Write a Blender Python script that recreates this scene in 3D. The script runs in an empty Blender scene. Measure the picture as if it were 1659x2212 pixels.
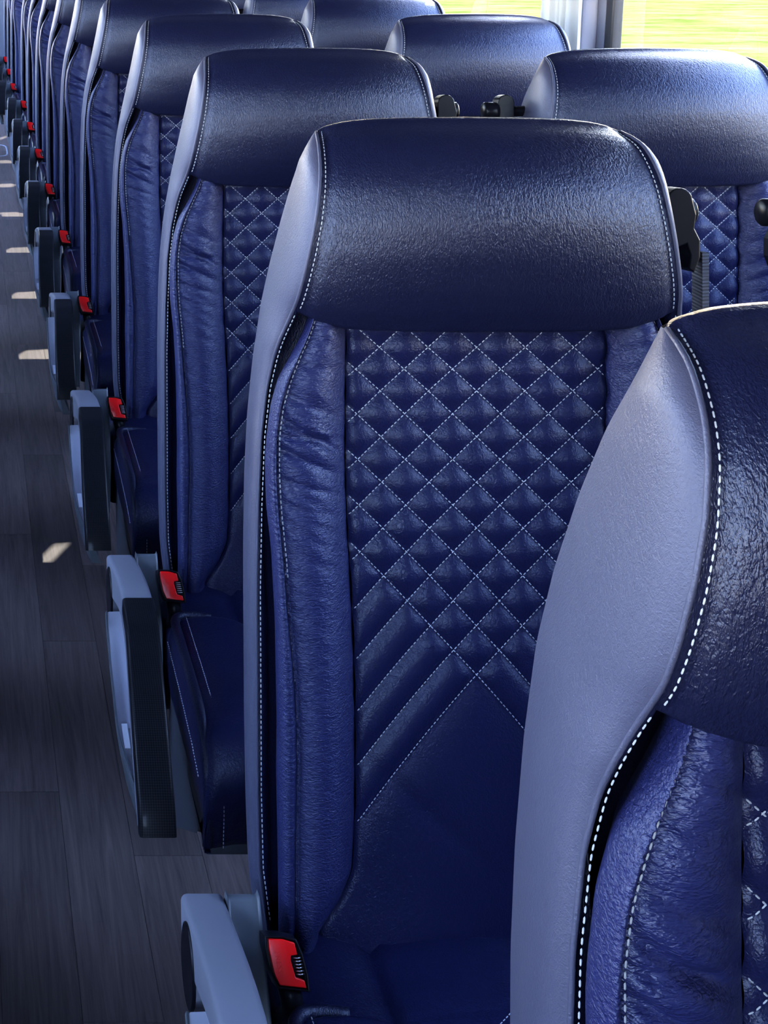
import bpy, bmesh, math, random
import numpy as np
from mathutils import Vector, Matrix

random.seed(7)
rng = np.random.default_rng(11)
scene = bpy.context.scene
COL = scene.collection

# ------------------------------------------------------------------ camera
CAM_Z = 1.5
cam_d = bpy.data.cameras.new('camera')
cam = bpy.data.objects.new('camera', cam_d)
COL.objects.link(cam)
cam.location = (0, 0, CAM_Z)
cam.rotation_euler = (math.radians(90 - 8), 0, 0)
cam_d.sensor_width = 36
cam_d.lens = 3100 / 2212 * 36
cam_d.shift_x = (829.5 + 74) / 2212
cam_d.shift_y = -(1106 - (-188 + 3100 * math.tan(math.radians(8)))) / 2212
cam_d.clip_start = 0.02
cam_d.clip_end = 500
scene.camera = cam

# ------------------------------------------------------------------ world, sun, exposure
w = bpy.data.worlds.new('world')
scene.world = w
w.use_nodes = True
nt = w.node_tree
nt.nodes.clear()
sky = nt.nodes.new('ShaderNodeTexSky')
sky.sky_type = 'NISHITA'
sky.sun_disc = False
sky.sun_elevation = math.radians(30)
sky.sun_rotation = math.radians(25)
sky.air_density = 1.6
sky.ozone_density = 2.0
sky.dust_density = 0.25
bg = nt.nodes.new('ShaderNodeBackground')
bg.inputs['Strength'].default_value = 1.6
wo = nt.nodes.new('ShaderNodeOutputWorld')
tint = nt.nodes.new('ShaderNodeMix')
tint.data_type = 'RGBA'
tint.blend_type = 'MULTIPLY'
tint.inputs['Factor'].default_value = 1
tint.inputs['B'].default_value = (.95, .89, 1.15, 1)     # cool white balance of the photograph
nt.links.new(sky.outputs[0], tint.inputs['A'])
nt.links.new(tint.outputs['Result'], bg.inputs[0])
nt.links.new(bg.outputs[0], wo.inputs[0])

SUN_AZ, SUN_EL = 25, 30          # degrees: azimuth from +Y clockwise, elevation
sd = bpy.data.lights.new('sun', 'SUN')
sd.energy = 6.0
sd.angle = math.radians(0.6)
sd.color = (1.0, 0.93, 0.82)
sun = bpy.data.objects.new('sun', sd)
COL.objects.link(sun)
sv = Vector((math.sin(math.radians(SUN_AZ)) * math.cos(math.radians(SUN_EL)),
             math.cos(math.radians(SUN_AZ)) * math.cos(math.radians(SUN_EL)), math.sin(math.radians(SUN_EL))))
sun.rotation_euler = sv.to_track_quat('Z', 'Y').to_euler()

vs = scene.view_settings
vs.view_transform = 'Standard'
vs.look = 'None'
vs.gamma = 1
vs.use_curve_mapping = False
vs.exposure = 1.34
cy = scene.cycles
cy.max_bounces = 6
cy.use_adaptive_sampling = True
cy.adaptive_threshold = .08
cy.adaptive_min_samples = 20
cy.diffuse_bounces = 3
cy.glossy_bounces = 3
cy.transparent_max_bounces = 8
cy.caustics_reflective = False
cy.caustics_refractive = False

# ------------------------------------------------------------------ materials
def newmat(name, col, rough=.5, spec=.5, metal=0.0, coat=0.0, coat_rough=.05, sheen=0.0):
    m = bpy.data.materials.new(name)
    m.use_nodes = True
    b = m.node_tree.nodes['Principled BSDF']
    b.inputs['Base Color'].default_value = (*col, 1)
    b.inputs['Roughness'].default_value = rough
    b.inputs['Specular IOR Level'].default_value = spec
    b.inputs['Metallic'].default_value = metal
    b.inputs['Coat Weight'].default_value = coat
    b.inputs['Coat Roughness'].default_value = coat_rough
    b.inputs['Sheen Weight'].default_value = sheen
    return m, m.node_tree, b

def N(nt, t, **kw):
    n = nt.nodes.new(t)
    for k, v in kw.items():
        setattr(n, k, v)
    return n

def leather(name, col, rough, cells, strength, var=.25, stretch=(1, 1, 1), spec=.5):
    m, nt, b = newmat(name, col, rough, spec)
    b.inputs['Specular Tint'].default_value = (.70, .77, 1.0, 1)
    tc = N(nt, 'ShaderNodeTexCoord')
    mp = N(nt, 'ShaderNodeMapping')
    mp.inputs['Scale'].default_value = stretch
    nt.links.new(tc.outputs['Object'], mp.inputs[0])
    nz = N(nt, 'ShaderNodeTexNoise')
    nz.inputs['Scale'].default_value = cells * .8
    nz.inputs['Detail'].default_value = 3
    nt.links.new(mp.outputs[0], nz.inputs['Vector'])
    mixv = N(nt, 'ShaderNodeMix', data_type='VECTOR')
    mixv.inputs['Factor'].default_value = .012
    nt.links.new(mp.outputs[0], mixv.inputs['A'])
    nt.links.new(nz.outputs['Color'], mixv.inputs['B'])
    vo = N(nt, 'ShaderNodeTexVoronoi', feature='SMOOTH_F1')
    vo.inputs['Scale'].default_value = cells
    vo.inputs['Smoothness'].default_value = .6
    nt.links.new(mixv.outputs['Result'], vo.inputs['Vector'])
    add = N(nt, 'ShaderNodeMath', operation='MULTIPLY_ADD')
    add.inputs[1].default_value = .9
    nt.links.new(nz.outputs['Fac'], add.inputs[0])
    nt.links.new(vo.outputs['Distance'], add.inputs[2])
    bp = N(nt, 'ShaderNodeBump', invert=True)
    bp.inputs['Strength'].default_value = strength
    bp.inputs['Distance'].default_value = .0012
    nt.links.new(add.outputs[0], bp.inputs['Height'])
    nt.links.new(bp.outputs[0], b.inputs['Normal'])
    big = N(nt, 'ShaderNodeTexNoise')
    big.inputs['Scale'].default_value = 9
    nt.links.new(tc.outputs['Object'], big.inputs['Vector'])
    mr = N(nt, 'ShaderNodeMapRange')
    mr.inputs['To Min'].default_value = rough - .06
    mr.inputs['To Max'].default_value = rough + .08
    nt.links.new(big.outputs['Fac'], mr.inputs['Value'])
    nt.links.new(mr.outputs[0], b.inputs['Roughness'])
    return m

M = {}
M['leather'] = leather('navy_leather', (.0055, .0068, .038), .38, 320, .38, spec=.32)
M['head'] = leather('headrest_leather', (.0045, .0056, .024), .36, 330, .5, stretch=(1.5, 1, .65))
M['bolster'] = leather('bolster_leather', (.0105, .0128, .064), .38, 300, .7, stretch=(.6, 1, 1.5))
M['side'] = leather('smooth_side_leather', (.045, .047, .082), .45, 420, .22)
M['dark'] = leather('dark_leather', (.006, .008, .03), .5, 300, .3)
M['thread'] = newmat('pale_thread', (.42, .44, .49), .6)[0]
M['thread_dark'] = newmat('navy_thread', (.03, .04, .12), .6)[0]
M['black'] = newmat('black_plastic', (.004, .004, .007), .33, .16)[0]
M['grey'] = newmat('grey_plastic', (.19, .195, .235), .45)[0]
M['greyd'] = newmat('dark_grey_plastic', (.085, .098, .115), .42)[0]
M['greyl'] = newmat('light_grey_plastic', (.30, .315, .39), .4)[0]
M['frame'] = newmat('seat_frame_paint', (.045, .05, .065), .5)[0]
M['red'] = newmat('red_plastic', (.80, .003, .004), .3)[0]
M['label'] = newmat('paper_label', (.5, .53, .6), .6)[0]
M['metal'] = newmat('spring_steel', (.5, .5, .53), .3, metal=1)[0]

def carbon():
    m, nt, b = newmat('carbon_fibre', (.003, .003, .005), .45, .10, coat=.06, coat_rough=.10)
    tc = N(nt, 'ShaderNodeTexCoord')
    mp = N(nt, 'ShaderNodeMapping')
    mp.inputs['Rotation'].default_value = (0, 0, math.radians(45))
    nt.links.new(tc.outputs['UV'], mp.inputs[0])
    ck = N(nt, 'ShaderNodeTexChecker')
    ck.inputs['Scale'].default_value = 480
    ck.inputs['Color1'].default_value = (.003, .003, .005, 1)
    ck.inputs['Color2'].default_value = (.011, .012, .015, 1)
    nt.links.new(mp.outputs[0], ck.inputs['Vector'])
    nt.links.new(ck.outputs['Color'], b.inputs['Base Color'])
    return m
M['carbon'] = carbon()

def webbing():
    m, nt, b = newmat('belt_webbing', (.065, .07, .09), .65)
    tc = N(nt, 'ShaderNodeTexCoord')
    wv = N(nt, 'ShaderNodeTexWave', wave_type='BANDS', bands_direction='Z')
    wv.inputs['Scale'].default_value = 90
    nt.links.new(tc.outputs['Object'], wv.inputs['Vector'])
    bp = N(nt, 'ShaderNodeBump')
    bp.inputs['Strength'].default_value = .8
    bp.inputs['Distance'].default_value = .001
    nt.links.new(wv.outputs['Fac'], bp.inputs['Height'])
    nt.links.new(bp.outputs[0], b.inputs['Normal'])
    return m
M['web'] = webbing()

def wood(name, c1, c2):
    m, nt, b = newmat(name, c1, .42, .45)
    tc = N(nt, 'ShaderNodeTexCoord')
    oi = N(nt, 'ShaderNodeObjectInfo')
    addv = N(nt, 'ShaderNodeVectorMath', operation='ADD')
    sc = N(nt, 'ShaderNodeVectorMath', operation='SCALE')
    comb = N(nt, 'ShaderNodeCombineXYZ')
    nt.links.new(oi.outputs['Random'], comb.inputs[0])
    nt.links.new(oi.outputs['Random'], comb.inputs[1])
    nt.links.new(comb.outputs[0], sc.inputs[0])
    sc.inputs['Scale'].default_value = 17
    nt.links.new(tc.outputs['Object'], addv.inputs[0])
    nt.links.new(sc.outputs[0], addv.inputs[1])
    mp = N(nt, 'ShaderNodeMapping')
    mp.inputs['Scale'].default_value = (34, 1.6, 1)
    nt.links.new(addv.outputs[0], mp.inputs[0])
    nz = N(nt, 'ShaderNodeTexNoise')
    nz.inputs['Scale'].default_value = 1.6
    nz.inputs['Detail'].default_value = 6
    nz.inputs['Roughness'].default_value = .7
    nz.inputs['Distortion'].default_value = 1.4
    nt.links.new(mp.outputs[0], nz.inputs['Vector'])
    mp2 = N(nt, 'ShaderNodeMapping')
    mp2.inputs['Scale'].default_value = (260, 7, 1)
    nt.links.new(addv.outputs[0], mp2.inputs[0])
    nz2 = N(nt, 'ShaderNodeTexNoise')
    nz2.inputs['Scale'].default_value = 1
    nz2.inputs['Detail'].default_value = 3
    nt.links.new(mp2.outputs[0], nz2.inputs['Vector'])
    mx = N(nt, 'ShaderNodeMath', operation='MULTIPLY_ADD')
    mx.inputs[1].default_value = .35
    nt.links.new(nz2.outputs['Fac'], mx.inputs[0])
    nt.links.new(nz.outputs['Fac'], mx.inputs[2])
    mr = N(nt, 'ShaderNodeMapRange')
    mr.inputs['From Min'].default_value = .45
    mr.inputs['From Max'].default_value = .95
    nt.links.new(mx.outputs[0], mr.inputs['Value'])
    mix = N(nt, 'ShaderNodeMix', data_type='RGBA')
    mix.inputs['A'].default_value = (*c1, 1)
    mix.inputs['B'].default_value = (*c2, 1)
    nt.links.new(mr.outputs[0], mix.inputs['Factor'])
    hs = N(nt, 'ShaderNodeHueSaturation')
    mrv = N(nt, 'ShaderNodeMapRange')
    mrv.inputs['To Min'].default_value = .7
    mrv.inputs['To Max'].default_value = 1.25
    nt.links.new(oi.outputs['Random'], mrv.inputs['Value'])
    nt.links.new(mrv.outputs[0], hs.inputs['Value'])
    nt.links.new(mix.outputs['Result'], hs.inputs['Color'])
    nt.links.new(hs.outputs[0], b.inputs['Base Color'])
    bp = N(nt, 'ShaderNodeBump')
    bp.inputs['Strength'].default_value = .25
    bp.inputs['Distance'].default_value = .0006
    nt.links.new(nz2.outputs['Fac'], bp.inputs['Height'])
    nt.links.new(bp.outputs[0], b.inputs['Normal'])
    return m
M['wood'] = wood('dark_wood_vinyl', (.072, .054, .052), (.215, .165, .155))
M['subfloor'] = newmat('joint_black', (.006, .006, .007), .7)[0]
M['wallm'] = newmat('interior_panel', (.24, .25, .32), .55)[0]
M['pillar'] = newmat('pillar_trim', (.56, .57, .70), .45)[0]
M['rubber'] = newmat('window_rubber', (.008, .008, .011), .45)[0]
M['ceil'] = newmat('ceiling_panel', (.08, .085, .11), .7)[0]
M['dash'] = newmat('dark_dashboard', (.03, .032, .04), .75, .2)[0]
M['lining'] = newmat('lower_wall_lining', (.10, .11, .15), .8)[0]

def glass():
    m = bpy.data.materials.new('window_glass')
    m.use_nodes = True
    nt = m.node_tree
    nt.nodes.clear()
    tr = N(nt, 'ShaderNodeBsdfTransparent')
    tr.inputs[0].default_value = (.95, .97, .97, 1)
    gl = N(nt, 'ShaderNodeBsdfGlossy')
    gl.inputs['Roughness'].default_value = .02
    fr = N(nt, 'ShaderNodeFresnel')
    fr.inputs[0].default_value = 1.45
    ge = N(nt, 'ShaderNodeNewGeometry')
    inv = N(nt, 'ShaderNodeMath', operation='SUBTRACT')
    inv.inputs[0].default_value = 1
    nt.links.new(ge.outputs['Backfacing'], inv.inputs[1])
    ff = N(nt, 'ShaderNodeMath', operation='MULTIPLY')
    nt.links.new(fr.outputs[0], ff.inputs[0])
    nt.links.new(inv.outputs[0], ff.inputs[1])
    mx = N(nt, 'ShaderNodeMixShader')
    nt.links.new(ff.outputs[0], mx.inputs[0])
    nt.links.new(tr.outputs[0], mx.inputs[1])
    nt.links.new(gl.outputs[0], mx.inputs[2])
    o = N(nt, 'ShaderNodeOutputMaterial')
    nt.links.new(mx.outputs[0], o.inputs[0])
    return m
M['glass'] = glass()

def curtain_mat():
    m, nt, b = newmat('pale_curtain_cloth', (.62, .65, .68), .85, .2)
    b.inputs['Transmission Weight'].default_value = 0
    tr = N(nt, 'ShaderNodeBsdfTranslucent')
    tr.inputs[0].default_value = (.6, .65, .68, 1)
    mx = N(nt, 'ShaderNodeMixShader')
    mx.inputs[0].default_value = .35
    out = nt.nodes['Material Output']
    nt.links.new(b.outputs[0], mx.inputs[1])
    nt.links.new(tr.outputs[0], mx.inputs[2])
    nt.links.new(mx.outputs[0], out.inputs[0])
    return m
M['curtain'] = curtain_mat()

def field_mat():
    m, nt, b = newmat('field_grass', (.3, .3, .06), 1.0, 0)
    tc = N(nt, 'ShaderNodeTexCoord')
    mp = N(nt, 'ShaderNodeMapping')
    mp.inputs['Scale'].default_value = (.55, 1.4, 1)
    nt.links.new(tc.outputs['Object'], mp.inputs[0])
    nz = N(nt, 'ShaderNodeTexNoise')
    nz.inputs['Scale'].default_value = 1.1
    nz.inputs['Detail'].default_value = 9
    nz.inputs['Roughness'].default_value = .75
    nt.links.new(mp.outputs[0], nz.inputs['Vector'])
    cr = N(nt, 'ShaderNodeValToRGB')
    e = cr.color_ramp.elements
    e[0].position, e[0].color = .38, (.080, .088, .013, 1)
    e[1].position, e[1].color = .62, (.19, .172, .050, 1)
    mid = e.new(.5)
    mid.color = (.135, .128, .028, 1)
    nt.links.new(nz.outputs['Fac'], cr.inputs[0])
    nt.links.new(cr.outputs[0], b.inputs['Base Color'])
    return m
M['field'] = field_mat()
M['bounce_concrete'] = newmat('added_concrete', (.25, .26, .30), .9, .1)[0]  # unseen ground surface, made pale to bounce light up

# ------------------------------------------------------------------ mesh helpers
class MB:
    """collects geometry and links it as one mesh object"""
    def __init__(self):
        self.v, self.f = [], []

    def add(self, v, f):
        o = len(self.v)
        self.v.extend([tuple(map(float, p)) for p in v])
        self.f.extend([tuple(o + i for i in q) for q in f])
        return self

    def grid(self, P, flip=False, close_u=False):
        P = np.asarray(P)
        n, m = P.shape[:2]
        idx = np.arange(n * m).reshape(n, m)
        fs = []
        mm = m if close_u else m - 1
        for i in range(n - 1):
            for j in range(mm):
                k = (j + 1) % m
                q = (idx[i, j], idx[i, k], idx[i + 1, k], idx[i + 1, j])
                fs.append(q[::-1] if flip else q)
        return self.add(P.reshape(-1, 3), fs)

    def box(self, x0, x1, y0, y1, z0, z1):
        v = [(x, y, z) for x in (x0, x1) for y in (y0, y1) for z in (z0, z1)]
        f = [(0, 1, 3, 2), (4, 6, 7, 5), (0, 4, 5, 1), (2, 3, 7, 6), (0, 2, 6, 4), (1, 5, 7, 3)]
        return self.add(v, f)

    def tube(self, pts, r, n=8, caps=True):
        pts = np.asarray(pts, float)
        r = np.broadcast_to(r, (len(pts),))
        t = np.gradient(pts, axis=0)
        t /= np.linalg.norm(t, axis=1)[:, None] + 1e-12
        up = np.array([1., 0, 0]) if abs(t[0][0]) < .9 else np.array([0, 0, 1.])
        rings = []
        a = np.cross(t[0], up)
        a /= np.linalg.norm(a)
        for i in range(len(pts)):
            a = a - t[i] * (a @ t[i])
            a /= np.linalg.norm(a)
            b = np.cross(t[i], a)
            ang = np.linspace(0, 2 * np.pi, n, endpoint=False)
            rings.append(pts[i] + r[i] * (np.cos(ang)[:, None] * a + np.sin(ang)[:, None] * b))
        o = len(self.v)
        self.grid(np.array(rings), close_u=True)
        if caps:
            L = len(pts) - 1
            self.f.append(tuple(o + i for i in range(n))[::-1])
            self.f.append(tuple(o + L * n + i for i in range(n)))
        return self

    def build(self, name, mat, parent=None, smooth=True, bevel=0, merge=0, recalc=True):
        me = bpy.data.meshes.new(name)
        me.from_pydata(self.v, [], self.f)
        bm = bmesh.new()
        bm.from_mesh(me)
        if merge:
            bmesh.ops.remove_doubles(bm, verts=bm.verts, dist=merge)
        if bevel:
            es = [e for e in bm.edges if len(e.link_faces) == 2 and e.calc_face_angle(0) > .6]
            bmesh.ops.bevel(bm, geom=es, offset=bevel, segments=3, profile=.5, affect='EDGES', clamp_overlap=True)
        if recalc:
            bmesh.ops.recalc_face_normals(bm, faces=bm.faces)
        bm.to_mesh(me)
        bm.free()
        me.materials.append(mat)
        if smooth:
            me.polygons.foreach_set('use_smooth', [True] * len(me.polygons))
            if bevel:
                me.set_sharp_from_angle(angle=math.radians(50))
        o = bpy.data.objects.new(name, me)
        COL.objects.link(o)
        o.parent = parent
        return o

def empty(name, loc=(0, 0, 0)):
    o = bpy.data.objects.new(name, None)
    COL.objects.link(o)
    o.location = loc
    return o

def tag(o, label=None, cat=None, group=None, kind=None):
    for k, v in (('label', label), ('category', cat), ('group', group), ('kind', kind)):
        if v:
            o[k] = v
    return o

def resample(pts, step):
    pts = np.asarray(pts, float)
    d = np.r_[0, np.cumsum(np.linalg.norm(np.diff(pts, axis=0), axis=1))]
    n = max(2, int(round(d[-1] / step)) + 1)
    s = np.linspace(0, d[-1], n)
    return np.c_[[np.interp(s, d, pts[:, k]) for k in range(3)]].T

def stitches(mb, pts, period=.0053, dash=.0040, r=.00062):
    """a row of short raised thread dashes along a polyline"""
    pts = np.asarray(pts, float)
    d = np.r_[0, np.cumsum(np.linalg.norm(np.diff(pts, axis=0), axis=1))]
    if d[-1] < dash:
        return
    n = int(d[-1] / period)
    for i in range(n):
        s0 = (i + .15) * period
        s = np.array([s0, s0 + dash])
        p = np.array([[np.interp(x, d, pts[:, k]) for k in range(3)] for x in s])
        t = p[1] - p[0]
        L = np.linalg.norm(t)
        if L < 1e-6:
            continue
        t /= L
        a = np.cross(t, [0, -1, .13])
        a /= np.linalg.norm(a) + 1e-9
        b = np.cross(t, a)
        q0, q1 = p[0] + .2 * L * t, p[1] - .2 * L * t
        v = [p[0]] + [q + r * x for q in (q0, q1) for x in (a, b, -a, -b)] + [p[1]]
        f = [(0, 2, 1), (0, 3, 2), (0, 4, 3), (0, 1, 4), (9, 5, 6), (9, 6, 7), (9, 7, 8), (9, 8, 5)]
        f += [(1 + k, 1 + (k + 1) % 4, 5 + (k + 1) % 4, 5 + k) for k in range(4)]
        mb.add(v, f)

# ------------------------------------------------------------------ seat back geometry
# (u, v, w): across the seat, up the back from the crease, out of the back towards the sitter; metres
TILT = .137
NN = math.hypot(1, TILT)
V0 = .608
PITCH = .77
SEAT_X = .5209
SEAT_Y = .30                       # the seat's own origin on the floor, behind the row line
def back(u, v, w):
    u, v, w = np.broadcast_arrays(np.asarray(u, float), v, w)
    return np.stack([u,
                     1.42 - PITCH - SEAT_Y + (TILT * (v - V0) - w) / NN,
                     CAM_Z - .4176 + ((v - V0) + TILT * w) / NN], -1)

Fc = [(-0.1562,0.8069,-0.030),(-0.1594,0.8050,-0.016),(-0.1624,0.7993,0.002),(-0.1646,0.7912,0.016),(-0.1674,0.7722,0.033),(-0.1700,0.7542,0.042),(-0.1744,0.7248,0.047),(-0.1799,0.6951,0.047),(-0.1858,0.6649,0.043),(-0.1899,0.6434,0.037),(-0.1920,0.6324,0.030),(-0.1971,0.6151,0.020),(-0.2042,0.5943,0.012),(-0.2083,0.5762,0.005),(-0.2143,0.5441,0.000),(-0.2199,0.4954,0.000),(-0.2227,0.4240,0.000),(-0.2241,0.3388,0.000),(-0.2235,0.2352,0.000),(-0.2230,0.1315,0.000),(-0.2210,0.0533,0.000),(-0.2158,0.0144,0.000),(-0.2120,-0.0112,0.000),(-.2100,-.05,-.005)]
Rc = [(-0.1562,0.8069,-0.032),(-.1600,.8010,-.031),(-0.1720,0.7793,-0.030),(-0.1781,0.7494,-0.050),(-0.1849,0.7087,-0.070),(-0.1931,0.6626,-0.085),(-0.2015,0.6194,-0.090),(-0.2090,0.5667,-0.090),(-0.2145,0.5065,-0.090),(-0.2175,0.4463,-0.090),(-0.2184,0.3710,-0.090),(-0.2179,0.2956,-0.090),(-0.2178,0.1972,-0.085),(-0.2162,0.0993,-0.080),(-0.2131,0.0270,-0.075),(-0.2067,-0.0250,-0.070),(-0.2003,-0.0519,-0.065)]
Oc = [(-0.1768,0.6242,.005),(-0.1838,0.6044,.005),(-0.1956,0.5818,.005),(-0.2083,0.5587,.005),(-0.2153,0.5305,.005),(-0.2177,0.4965,.005),(-0.2181,0.4683,.005),(-0.2171,0.4310,.005),(-0.2119,0.3844,.005),(-0.2081,0.3146,.005),(-0.2071,0.2632,.005),(-0.2061,0.2113,.005),(-0.2066,0.1598,.005),(-0.2051,0.0819,.005),(-0.2036,-0.0088,.005),(-.203,-.05,.005)]
Sc = [(-0.1702,0.6222,.03),(-0.1785,0.6000,.03),(-0.1896,0.5777,.03),(-0.1979,0.5578,.03),(-0.2053,0.5328,.03),(-0.2094,0.5022,.03),(-0.2094,0.4601,.03),(-0.2071,0.4249,.03),(-0.2019,0.3744,.03),(-0.1982,0.3234,.03),(-0.1931,0.2729,.03),(-0.1898,0.2218,.03),(-0.1888,0.1713,.03),(-0.1901,0.0947,.03),(-0.1901,0.0056,.03),(-.19,-.05,.02)]
Qc = [(-0.1317,0.64,0),(-0.1327,0.5630,0),(-0.1330,0.4685,0),(-0.1310,0.4070,0),(-0.1275,0.3502,0),(-0.1243,0.2792,0),(-0.1228,0.2082,0),(-0.1227,0.1135,0),(-0.1255,0.0519,0),(-0.1382,0.0234,0),(-0.1595,-0.0050,0),(-.162,-.05,0)]

def curve(tab):
    t = np.array(sorted(tab, key=lambda p: p[1]))
    vv = np.arange(t[0, 1], t[-1, 1] + 1e-9, .001)
    out = []
    k = np.hanning(25)
    k /= k.sum()
    for c in (0, 2):
        y = np.interp(vv, t[:, 1], t[:, c])
        yp = np.r_[2 * y[0] - y[12:0:-1], y, 2 * y[-1] - y[-2:-14:-1]]
        out.append(np.convolve(yp, k, 'valid'))
    return lambda v: (np.interp(v, vv, out[0]), np.interp(v, vv, out[1]))
F_, R_, O_, S_, Q_ = map(curve, (Fc, Rc, Oc, Sc, Qc))

def vbot(u):
    return np.interp(abs(u), [0, .0703, .120, .142, .1628, .175, .1906], [.6105, .6108, .6122, .6138, .6192, .6236, .631])
def vtop(u):
    return np.interp(abs(u), [0, .0611, .1, .1271, .145, .1562], [.8172, .8166, .8152, .8128, .8100, .8069])

def head_surf(s, t):
    """front of the headrest: s across -1..1, t up 0..1"""
    vside = .6324 + (.8069 - .6324) * t
    hu, hw = F_(vside)
    u = s * abs(hu)
    e = np.abs(s) ** 2.2
    v = vbot(u) + (vtop(u) - vbot(u)) * t
    crown = .034 * (1 - np.abs(s) ** 2.0) * (.12 + .88 * np.sin(np.pi * np.clip(.02 + .90 * t ** 1.12, 0, 1)))
    dip = -.003 * np.exp(-((np.abs(s) - .955) / .03) ** 2)
    return u, v, hw + crown + dip

def rand_wave(v, u, n, lam0, lam1, slope, seed):
    r = np.random.default_rng(seed)
    z = np.zeros(np.broadcast(v, u).shape)
    for _ in range(n):
        lam = r.uniform(lam0, lam1)
        z = z + np.sin(2 * np.pi * (v + (slope + r.normal(0, .12)) * u) / lam + r.uniform(0, 6.28)) / n ** .5
    return z

# quilting: diamond rows above, chevron ribs below
ROWV = np.array([.5867, .5422, .4954, .4491, .4022, .3535, .3024, .2527])
def T_of_v(v):
    x = np.r_[.5867 + .0445, ROWV, .2527 - .0505 * np.arange(1, 8)]
    return np.interp(-np.asarray(v), -x, np.arange(-1, len(x) - 1))
def v_of_T(T):
    x = np.r_[.5867 + .0445, ROWV, .2527 - .0505 * np.arange(1, 8)]
    return np.interp(T, np.arange(-1, len(x) - 1), x)
def du_of_v(v):
    return np.interp(v, [.25, .6], [.0463, .0497])
def ab(u, v):
    T = T_of_v(v)
    U = u / du_of_v(v)
    a = U + T
    b = T - U
    sa = np.maximum(0, b - 7)          # how far below the left boundary
    sb = np.maximum(0, a - 7)
    return a - .012 * sa ** 2, b - .012 * sb ** 2
def quilt_w(u, v):
    a, b = ab(u, v)
    def dist(x):
        return np.where(x < 7, np.abs(x - np.round(np.minimum(x, 7))), np.minimum(x - 7, 3))
    def f(d, wd):
        return 1 - (1 - np.clip(d / wd, 0, 1)) ** 2.4
    fa, fb = f(dist(a), .5), f(dist(b), .5)
    both = (a < 7) & (b < 7)
    lowL = (b >= 7) & (a < 7)
    lowR = (a >= 7) & (b < 7)
    h = np.zeros_like(a)
    sn = lambda d: np.sin(np.pi * np.clip(d, 0, .5))
    h = np.where(both, .0062 * (sn(dist(a)) * sn(dist(b)) + 1e-6) ** .75, h)
    ta = .0062 * fa * f(np.clip(b - 7, 0, 3), .5) * np.clip(1.25 - .08 * (b - 7), .4, 1)
    tb = .0062 * fb * f(np.clip(a - 7, 0, 3), .5) * np.clip(1.25 - .08 * (a - 7), .4, 1)
    h = np.where(lowL, ta, h)
    h = np.where(lowR, tb, h)
    h = np.where((a >= 7) & (b >= 7), .0035 * f(np.minimum(a, b) - 7, 1.0), h)
    return h
def panel_base(u, v):
    uq = abs(Q_(v)[0])
    x = np.clip(np.abs(u) / uq, 0, 1)
    return -.004 * np.clip((x - .95) / .05, 0, 1) ** 2 + .006 * (1 - x ** 2) * np.clip((.3 - v) / .3, 0, 1)

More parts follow.
